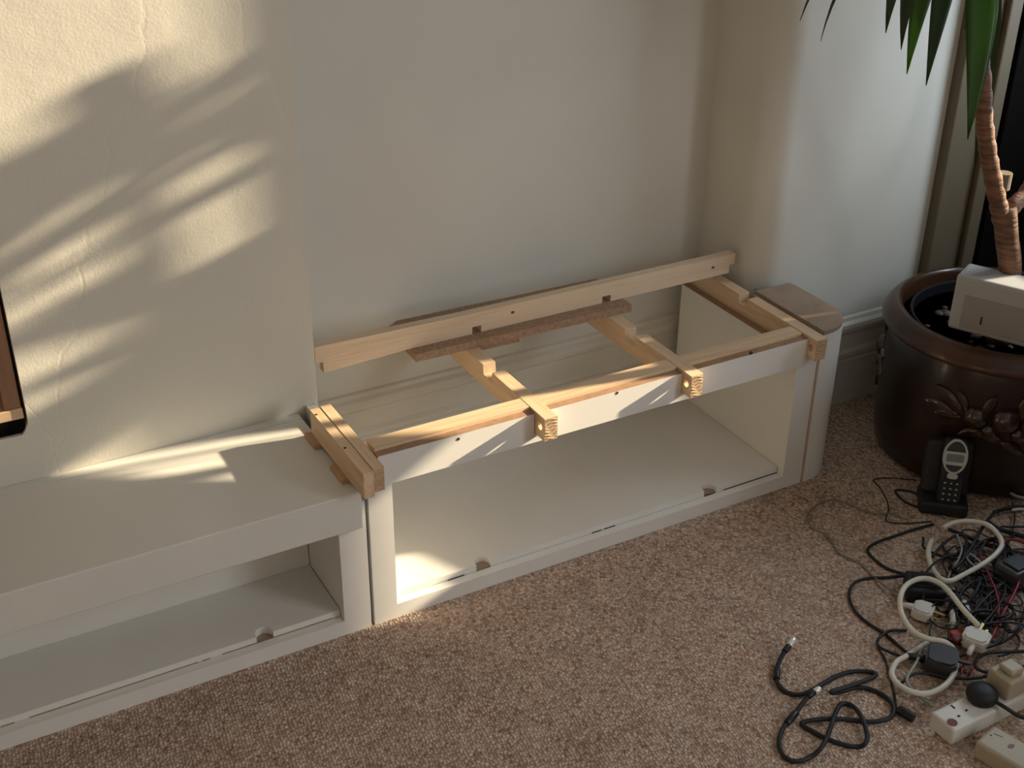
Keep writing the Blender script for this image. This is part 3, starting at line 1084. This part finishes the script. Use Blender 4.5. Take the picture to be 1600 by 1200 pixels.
bz = plate('display_bezel', 0, .112, .0255, .039, -.004, .0022, M_SILVER, ph, inner=(.0215, .0345))
plate('earpiece_panel', 0, .112, .0212, .0340, -.002, .0010, M_DGREY, ph)
plate('display_frame', 0, .108, .0225, .0150, .0005, .0018, M_SILVER, ph, sup=9)
plate('display', 0, .109, .0180, .0085, .0015, .0026, M_LCD, ph, sup=9)
plate('navigation_key', 0, .068, .011, .006, -.001, .0022, M_SILVER, ph, sup=3)
kp = plate('keypad', 0, .032, .0215, .030, -.002, .0010, M_BMATT, ph, sup=6)
for r_ in range(4):
    for c_ in range(3):
        plate('key', (c_ - 1) * .0125, .052 - r_ * .0125, .0026, .0018, .0008, .0022, M_KEY, kp, 10)

# ------------------------------------------------------------------ cables
def Z6(x, y): return (1180 + .2625 * x, 680 + .2625 * y)
def Z7(x, y): return (1180 + .2625 * x, 885 + .2625 * y)


def cable(name, pix, r, m, label, group=None, zf=None, sub=6, closed=False, seg=8, cat='cable'):
    n = len(pix)
    pts = []
    for i, q in enumerate(pix):
        z = r + (zf(i, n) if zf else 0.0)
        pts.append(F(q[0], q[1], z))
    o = obj(name, tube_bm(smooth_path(pts, sub, closed), r, seg), m, None, True)
    return tag(o, label, cat, group)


# the thick black lead in the foreground, with two metal plugs
def ZA(x, y): return (1180 + x * .18333, 980 + y * .18333)


lead = [(245, 215), (205, 290), (183, 370), (180, 440), (205, 500), (260, 550), (350, 575), (450, 555), (560, 493), (680, 424), (800, 383), (920, 375), (1000, 384), (1028, 405), (980, 440),
        (860, 482), (740, 522), (655, 550), (665, 560), (750, 545), (850, 518), (950, 520), (1060, 560), (1140, 620), (1180, 690), (1160, 760), (1080, 795), (950, 805), (800, 787), (650, 780),
        (500, 790), (410, 810), (400, 830), (460, 872), (600, 945), (750, 1000), (880, 1020), (938, 990), (955, 920), (920, 800), (870, 710), (800, 657), (740, 652), (700, 700), (660, 800),
        (620, 920), (560, 1030), (480, 1100), (390, 1140), (300, 1135), (230, 1080), (203, 980), (225, 890), (270, 815), (330, 745), (400, 655), (450, 592)]
zl = {0: .012, 1: .006, 14: .004, 15: .010, 16: .012, 17: .014, 18: .010, 40: .006, 44: .008, 45: .008, 46: .010, 54: .002, 55: .006, 56: .010, 29: .002, 30: .002, 37: .008, 38: .006, 39: .007, 7: .0, 8: .0}
al = thing('audio_lead', 'thick black lead with bright metal plugs coiled alone on the carpet', 'cable', F(1300, 1090))
lp = [F(*ZA(*q), .0042 + zl.get(i, 0)) for i, q in enumerate(lead)]
obj('cord', tube_bm(smooth_path(lp, 6), .0042, 10), M_BMATT, al, True)


def stick(name, a, b, r, m, parent, seg=14, taper=1.0):
    a, b = Vector(a), Vector(b)
    return obj(name, tube_bm([a, a + (b - a) * .08, a + (b - a) * .92, b], [r * .85, r, r * taper, r * .85 * taper], seg), m, parent, True, 50)


stick('strain_relief', F(*ZA(186, 350), .0055), F(*ZA(181, 445), .0055), .0065, M_BPLAST, al)
stick('strain_relief', F(*ZA(265, 820), .0055), F(*ZA(350, 728), .0065), .0065, M_BPLAST, al)
stick('plug_collar', F(*ZA(250, 208), .016), F(*ZA(288, 158), .018), .006, M_BPLAST, al)
stick('plug_tip', F(*ZA(288, 158), .018), F(*ZA(333, 98), .020), .0056, M_CHROME, al)
stick('plug_collar', F(*ZA(450, 592), .0145), F(*ZA(502, 550), .016), .006, M_BPLAST, al)
stick('plug_tip', F(*ZA(502, 550), .016), F(*ZA(552, 524), .017), .0056, M_CHROME, al)

bumpz = lambda a, b=3: (lambda i, n: a * math.sin(math.pi * i / max(1, n - 1)) * (1 + .3 * math.sin(i * b)))
cable('thin_grey_cable', [Z6(*q) for q in ((885, 500), (830, 470), (700, 465), (600, 430), (500, 390), (420, 390), (345, 430), (305, 490), (340, 550), (430, 600), (470, 660), (510, 710), (620, 760), (690, 830),
      (750, 880), (850, 960), (950, 1040), (1030, 1100), (1130, 1120), (1240, 1140))], .0020, M_GCABLE, 'thin grey-brown cord making the widest loop toward the cabinet', zf=lambda i, n: .0 if i < 14 else .012 * min(1, (i - 13) / 3))
cable('thin_dark_cable', [Z6(*q) for q in ((960, 268), (800, 255), (705, 265), (740, 310), (780, 380), (795, 440), (780, 510), (870, 525), (980, 520), (1050, 512))], .0014, M_BMATT, 'hair-thin dark cord on the carpet left of the phone')
cable('looped_cable', [Z6(*q) for q in ((1020, 385), (940, 340), (850, 325), (838, 345), (900, 400), (1010, 445))], .0025, M_BMATT, 'short pointed black cord loop touching the phone charger')
cable('black_cable', [Z6(*q) for q in ((1060, 530), (950, 560), (830, 600), (720, 640), (670, 680), (700, 730), (780, 790), (880, 825), (970, 845))], .0030, M_BMATT, 'black cord bending left from below the phone to the black adapter')
cable('black_cable', [Z6(*q) for q in ((930, 825), (800, 845), (650, 855), (580, 890), (560, 960), (590, 1040), (660, 1110), (720, 1150), (780, 1190), (850, 1250), (945, 1330))], .0030, M_BMATT, 'black cord with the leftmost round bend beside the white coil')
cable('black_cable', [Z7(*q) for q in ((900, 380), (800, 385), (735, 430), (740, 480), (850, 528), (940, 550), (1030, 572))], .0030, M_BMATT, 'black cord running into the black plug inside the lower white loop', zf=bumpz(.008))
pd = cable('connector_cable', [Z7(*q) for q in ((730, 480), (775, 560), (800, 650), (825, 740), (838, 830), (860, 860))], .0022, M_BMATT, 'thin black cord ending in a square black connector near the coiled lead')
stick('connector', F(*Z7(850, 850), .008), F(*Z7(945, 905), .008), .0085, M_BPLAST, pd, 6)
cable('light_grey_cable', [Z7(*q) for q in ((1055, 340), (1030, 410), (990, 490), (965, 560), (915, 640), (905, 690), (960, 760), (1060, 830))], .0026, M_LGCABLE, 'light grey cord crossing the lower white loop towards the socket strip', zf=lambda i, n: .014 if 0 < i < 6 else .006)
cable('black_cable', [Z7(*q) for q in ((870, 695), (940, 642), (1040, 638), (1150, 662), (1300, 666), (1450, 640), (1610, 600))], .0030, M_BMATT, 'black cord running from the lower white loop to the right edge', zf=lambda i, n: .012)
cable('black_cable', [Z7(*q) for q in ((1610, 505), (1480, 510), (1390, 515), (1325, 545), (1312, 600), (1390, 632), (1500, 625), (1610, 595))], .0032, M_BMATT, 'black cord doubling back above the round black plug', zf=lambda i, n: .028 + .01 * math.sin(i))
cable('white_mains_cable', [Z6(*q) for q in ((1120, 550), (1190, 520), (1280, 512), (1380, 532), (1445, 590), (1468, 650), (1430, 710), (1350, 770), (1250, 825), (1160, 868), (1100, 850), (1060, 800), (1036, 740), (1032, 680), (1050, 625))], .0052, M_WCABLE,
      'thick white cable in a wide ring just below the phone', 'white mains cables', zf=lambda i, n: .030 + .010 * abs(math.sin(i * .45)) if i < 11 else .014, seg=10)
cable('white_mains_cable', [Z6(*q) for q in ((1330, 1135), (1240, 1040), (1170, 950), (1110, 890), (1040, 857), (970, 857), (900, 893), (865, 960), (868, 1050), (908, 1130), (960, 1180), (1040, 1215), (1130, 1232), (1188, 1290), (1195, 1380),
      (1150, 1470), (1060, 1528), (960, 1535), (860, 1490), (812, 1420), (840, 1350), (900, 1315), (970, 1270), (1045, 1225))], .0052, M_WCABLE, 'thick white cable in two stacked rings left of the white plug', 'white mains cables',
      zf=lambda i, n: .042 if i < 8 else .030 if i < 13 else .012 if i < 20 else .004 + .006 * (i - 19) / 4, seg=10)
cable('red_wire', [Z6(*q) for q in ((1335, 700), (1360, 760), (1395, 840), (1430, 920), (1450, 1000), (1445, 1070))], .0022, M_RED, 'short dark red wire inside the cable tangle', 'red wires', zf=lambda i, n: .03)
cable('red_wire', [Z6(*q) for q in ((1605, 690), (1590, 800), (1560, 900), (1510, 1000), (1460, 1090), (1400, 1220), (1330, 1310), (1270, 1430))], .0026, M_RED, 'long dark red wire running down the right of the cable tangle', 'red wires', zf=lambda i, n: .038 - .004 * i)
cable('red_wire', [Z6(*q) for q in ((1440, 640), (1500, 622), (1560, 626), (1610, 645))], .0024, M_RED, 'red wire right of the upper white ring by the photo edge', 'red wires', zf=lambda i, n: .022)
cable('red_wire', [Z7(*q) for q in ((1400, 420), (1300, 500), (1250, 560), (1225, 640))], .0022, M_RED, 'thin red wire hanging past the white plug', 'red wires', zf=lambda i, n: .02)
cable('thick_black_cable', [Z6(*q) for q in ((1150, 560), (1250, 600), (1400, 660), (1610, 705))], .0042, M_BMATT, 'thick black cable across the inside of the upper white ring', zf=lambda i, n: .012)
cable('thick_black_cable', [Z6(*q) for q in ((1390, 520), (1440, 555), (1520, 580), (1610, 605))], .0050, M_BMATT, 'thick straight black cable right of the upper white ring', zf=lambda i, n: .006)
cable('slanting_cable', [Z6(*q) for q in ((1430, 455), (1380, 510), (1330, 590), (1290, 660), (1220, 760), (1170, 800))], .0034, M_BMATT, 'black cord slanting up across the upper white ring', zf=lambda i, n: .03)
cable('thin_dark_cable', [Z6(*q) for q in ((1530, 400), (1545, 480), (1535, 560), (1515, 620))], .0016, M_BMATT, 'thin black cord curving down at the right edge below the pot', zf=lambda i, n: .01)
cable('pale_wire', [Z6(*q) for q in ((1200, 590), (1215, 630), (1230, 680), (1205, 750), (1170, 800), (1150, 860), (1180, 920))], .0022, M_LGCABLE, 'pale grey wire winding down inside the upper white ring', zf=lambda i, n: .024)
cable('pale_wire', [Z6(*q) for q in ((1255, 700), (1265, 740), (1310, 780), (1350, 790), (1345, 760), (1300, 720), (1258, 696))], .0022, M_LGCABLE, 'pale grey wire in a small loop right of centre in the tangle', zf=lambda i, n: .03)
cable('blue_grey_cable', [Z6(*q) for q in ((1520, 345), (1560, 365), (1610, 375))], .0035, M_LGCABLE, 'blue-grey cord lying against the foot of the pot', zf=lambda i, n: .02)
cable('black_cable', [Z6(*q) for q in ((1420, 460), (1480, 440), (1540, 430), (1610, 425))], .0042, M_BMATT, 'thick black cord at the foot of the pot near the right edge', zf=lambda i, n: .008)
cable('beige_cable', [Z6(*q) for q in ((1530, 445), (1570, 440), (1610, 440))], .0030, M_WCABLE, 'pale cord end by the pot foot at the right edge', zf=lambda i, n: .014)

# the tangle itself
rng = random.Random(21)
GT = 'thin black cables of the tangle'
MARKS = (((1495, 815), 'thin black cable looping inside the upper white ring'), ((1575, 860), 'thin black cable winding above the right-hand black adapter'),
         ((1545, 960), 'thin black cable criss-crossing below the right-hand black adapter'), ((1480, 900), 'thin black cable crossing between the upper and middle white rings'),
         ((1500, 1000), 'thin black cable curling around the white plugs'), ((1575, 1020), 'thin black cable curving behind the cream adapter'))
for k in range(60):
    cxp, cyp = rng.uniform(1120, 1560), rng.uniform(610, 1200)
    ea, eb = rng.uniform(60, 240), rng.uniform(40, 150)
    rot_ = rng.uniform(0, 3.14)
    t0_, t1_ = rng.uniform(0, 6.28), rng.uniform(1.6, 5.2)
    n = 5 + int(t1_ * 1.6)
    dx_, dy_ = rng.uniform(-60, 60), rng.uniform(-60, 60)
    pts = []
    for i in range(n):
        t_ = t0_ + t1_ * i / (n - 1)
        u, v = ea * math.cos(t_), eb * math.sin(t_)
        x = cxp + u * math.cos(rot_) - v * math.sin(rot_) + dx_ * i / n
        y = cyp + (u * math.sin(rot_) + v * math.cos(rot_)) * .8 + dy_ * i / n
        pts.append(Z6(max(1000 + .1 * i, x), max(545 + .1 * i, y)))
    mx_, my_ = sum(q[0] for q in pts) / n, sum(q[1] for q in pts) / n
    lab = min(MARKS, key=lambda q: (q[0][0] - mx_) ** 2 + (q[0][1] - my_) ** 2)[1]
    base = rng.uniform(.004, .026)
    cable('tangled_cable', pts, rng.choice([.0016, .002, .0024, .003]), rng.choice([M_BMATT, M_BMATT, M_BPLAST]), lab, lab.replace('cable', 'cables', 1), zf=(lambda b, f: (lambda i, n: b + .006 * math.sin(i * f)))(base, rng.uniform(.4, 1.1)), seg=6)

# ------------------------------------------------------------------ plugs, adapters, socket strips
def axes(pa_, pb_):
    d = (pb_ - pa_)
    d.z = 0
    d.normalize()
    return d, Vector((-d.y, d.x, 0)), Vector((0, 0, 1))


# black adapter inside the upper-left ring
a, b = F(1425, 925, 0), F(1470, 930, 0)
A = axes(a, b)
t = thing('power_adapter', 'black wall adapter lying inside the middle white ring', 'adapter', F(1442, 930))
obj('case', obox_bm(F(1442, 930), *A, .074, .064, .035, .006, seg=3), M_BMATT, t)
obj('pin_plate', obox_bm(F(1442, 930) + Vector((0, 0, .0352)), *A, .050, .040, .003, .0015), M_BPLAST, t)
# second adapter at the right edge
a, b = F(1560, 910, 0), F(1600, 890, 0)
A = axes(a, b)
t = thing('power_adapter', 'black wall adapter at the right edge among red wires', 'adapter', F(1582, 912))
obj('case', obox_bm(F(1582, 912), *A, .070, .055, .050, .007, seg=3), M_DGREY, t)
obj('pin_plate', obox_bm(F(1582, 912) + Vector((0, 0, .0502)), *A, .045, .038, .004, .0015), M_BPLAST, t)
# black plug in the lower ring
def uk_plug(name, label, cat, c, d, m, mp, size=1.0, z0=0.0, group=None):
    """UK 13 A plug lying down: shaped body, pin face, three pins"""
    c = Vector((c.x, c.y, z0))
    d = Vector((d[0], d[1], 0)).normalized()
    s = Vector((-d.y, d.x, 0))
    t = thing(name, label, cat, c, group)
    out = [(-.024, -.018), (-.024, .018), (-.012, .026), (.016, .026), (.024, .018), (.024, -.018), (.016, -.026), (-.012, -.026)]
    bm = prism_bm([(x * size, y * size) for x, y in out], 2, 0, .030 * size)
    bmesh.ops.bevel(bm, geom=[e for e in bm.edges if abs(e.verts[0].co.z - e.verts[1].co.z) < 1e-6], offset=.004, segments=2, affect='EDGES')
    for v in bm.verts: v.co = c + d * v.co.x + s * v.co.y + Vector((0, 0, v.co.z))
    obj('body', bm, m, t)
    for (u, v_, ln) in ((0.0, .011, .018), (0.0, -.011, .018), (0.0, 0.0, .022)):
        obj('pin', obox_bm(c + d * (.024 * size + ln / 2) + s * v_ * size + Vector((0, 0, (.012 if v_ else .021) * size)), d, s, Vector((0, 0, 1)), ln, .006 * size, .004 * size, .0006), mp, t)
    obj('cord_sleeve', tube_bm([c - d * .022 * size + Vector((0, 0, .014)), c - d * .040 * size + Vector((0, 0, .013)), c - d * .052 * size + Vector((0, 0, .011))], [.0065, .0055, .0045], 10), m, t, True)
    return t


uk_plug('mains_plug', 'black plug lying inside the lowest white ring', 'plug', F(1468, 1045), (F(1500, 1050) - F(1440, 1035)), M_DGREY, M_DGREY, 1.15, .002)
uk_plug('mains_plug', 'white plug inside the middle white ring below the black adapter', 'plug', F(1440, 965), (F(1470, 968) - F(1430, 955)), M_WPLAST, M_BRASS, .8, .004)
uk_plug('mains_plug', 'white plug standing right of the two stacked white rings', 'plug', F(1520, 1020), (F(1528, 1000) - F(1508, 1040)), M_WPLAST, M_BRASS, .9, .018)
t = thing('red_connector', 'small orange-red connector behind the white plug', 'connector', F(1495, 1000))
A = axes(F(1480, 1003), F(1510, 995))
obj('shell', obox_bm(F(1495, 1000, .008), *A, .030, .022, .018, .003), M_REDP, t)
obj('cap', obox_bm(F(1495, 1000, .027), *A, .016, .014, .006, .002), M_REDDOT, t)
for lab, q0, q1 in (('short bright white connector standing upright in the tangle', (1489, 955), (1489, 975)), ('white connector leaning behind the ring of white cable', (1506, 940), (1514, 962))):
    t = thing('white_connector', lab, 'connector', F(*q1))
    p1, p2 = F(*q1, .012), F(*q0, .018)
    stick('body', p1, p2, .0065, M_WPLAST, t)
    stick('sleeve', p1, p1 + (p1 - p2) * .35 - Vector((0, 0, .003)), .0045, M_WPLAST, t)

# socket strip 1
ZS = 0.036
c_f, c_l, c_r = F(1491, 1142, ZS), F(1449, 1115, ZS), F(1550, 1113, ZS)
dl = Vector((c_r.x - c_f.x, c_r.y - c_f.y, 0)).normalized()        # along the strip
dw = Vector((c_l.x - c_f.x, c_l.y - c_f.y, 0))
WS = dw.length
dw = Vector((-dl.y, dl.x, 0)) if Vector((-dl.y, dl.x, 0)).dot(dw) > 0 else Vector((dl.y, -dl.x, 0))
LS = 0.245
sc0 = Vector((c_f.x, c_f.y, 0)) + dl * LS / 2 + dw * WS / 2
st = thing('socket_strip', 'white extension socket strip with an empty socket and dark red switch', 'socket strip', sc0)
bm = obox_bm(sc0, dl, dw, Vector((0, 0, 1)), LS, WS, ZS, .0055, seg=3)
cs_ = obj('case', bm, M_WPLAST, st)
UPZ = Vector((0, 0, ZS - .0012))


def sp(u, v): return Vector((c_f.x, c_f.y, 0)) + dl * u + dw * v + UPZ


for (px, py, a_, b_) in ((1489, 1104.5, .009, .0035), (1510, 1110, .0055, .004), (1498, 1119, .0055, .004)):
    q = F(px, py, ZS)
    q.z = ZS - .0012
    obj('pin_slot', obox_bm(q, dw if a_ > .008 else dl, dl if a_ > .008 else -dw, Vector((0, 0, 1)), a_, b_, .0016), M_DARKHOLE, cs_)
q = F(1488, 1129, ZS)
obj('switch', prism_bm(circ(q.x, q.y, .0085, 20), 2, ZS - .001, ZS + .0012), M_REDDOT, st)
for s_ in (.2, .8):
    q = Vector((c_f.x, c_f.y, 0)) - dl * .006 + dw * WS * s_
    if s_ > .5: obj('mounting_lug', prism_bm(circ(q.x, q.y, .009, 14), 2, 0, .004, [circ(q.x, q.y, .0022, 8)]), M_WPLAST, st)
# round black plug in the strip and a cream one behind it
t = thing('round_plug', 'rounded black plug pushed into the white socket strip', 'plug', F(1533, 1088, ZS + .001))
q = F(1533, 1092, ZS + .001)
obj('body', lathe_bm([(.010, ZS + .001), (.024, ZS + .0015), (.027, ZS + .008), (.026, ZS + .018), (.020, ZS + .024), (.008, ZS + .026)], q.x, q.y, 20), M_BMATT, t, True, 50)
obj('cord_sleeve', tube_bm(smooth_path([q + Vector((.005, -.018, .010)), q + Vector((.012, -.04, .008)), q + Vector((.03, -.06, -.004)), q + Vector((.07, -.08, -.02))], 5), .0035, 8), M_BMATT, t, True)
A = (dl, dw, Vector((0, 0, 1)))
q = F(1572, 1075, ZS + .001)
t = thing('cream_adapter', 'boxy cream adapter plugged into the far end of the white strip', 'adapter', q)
obj('case', obox_bm(q, *A, .055, .050, .040, .005, seg=3), M_CREAM, t)
obj('top_ridge', obox_bm(q + Vector((0, 0, .0402)), *A, .030, .032, .012, .004), M_CREAM, t)
# socket strip 2
c0, c1, c2 = F(1524, 1158, ZS), F(1553, 1131, ZS), F(1608, 1212, ZS)
dw2 = Vector((c1.x - c0.x, c1.y - c0.y, 0))
W2 = dw2.length
dw2.normalize()
dl2 = Vector((dw2.y, -dw2.x, 0))
L2 = .24
s2 = Vector((c0.x, c0.y, 0)) + dl2 * L2 / 2 + dw2 * W2 / 2
t = thing('socket_strip', 'cream extension socket strip cut off by the bottom right corner', 'socket strip', s2)
c2s = obj('case', obox_bm(s2, dl2, dw2, Vector((0, 0, 1)), L2, W2, ZS, .006, seg=3), M_CREAM, t)
for k in range(6):
    q = F(1554 + k * 2.4, 1147 + k * .9, ZS)
    q.z = ZS - .0005
    obj('print_mark', obox_bm(q, dl2, dw2, Vector((0, 0, 1)), .0022, .0016, .0008), M_DGREY, c2s)
q = F(1548.5, 1149, ZS)
obj('print_mark', prism_bm(circ(q.x, q.y, .0017, 10), 2, ZS - .0004, ZS + .0005), M_DGREY, c2s)
q = F(1580, 1166, ZS)
bm = prism_bm([(q.x + .0055 * math.cos(t_) * (1 + .25 * math.cos(2 * t_)), q.y + .0045 * math.sin(t_)) for t_ in [2 * math.pi * k / 14 for k in range(14)]], 2, ZS - .0004, ZS + .0007)
obj('neon_lamp', bm, M_REDDOT, c2s)
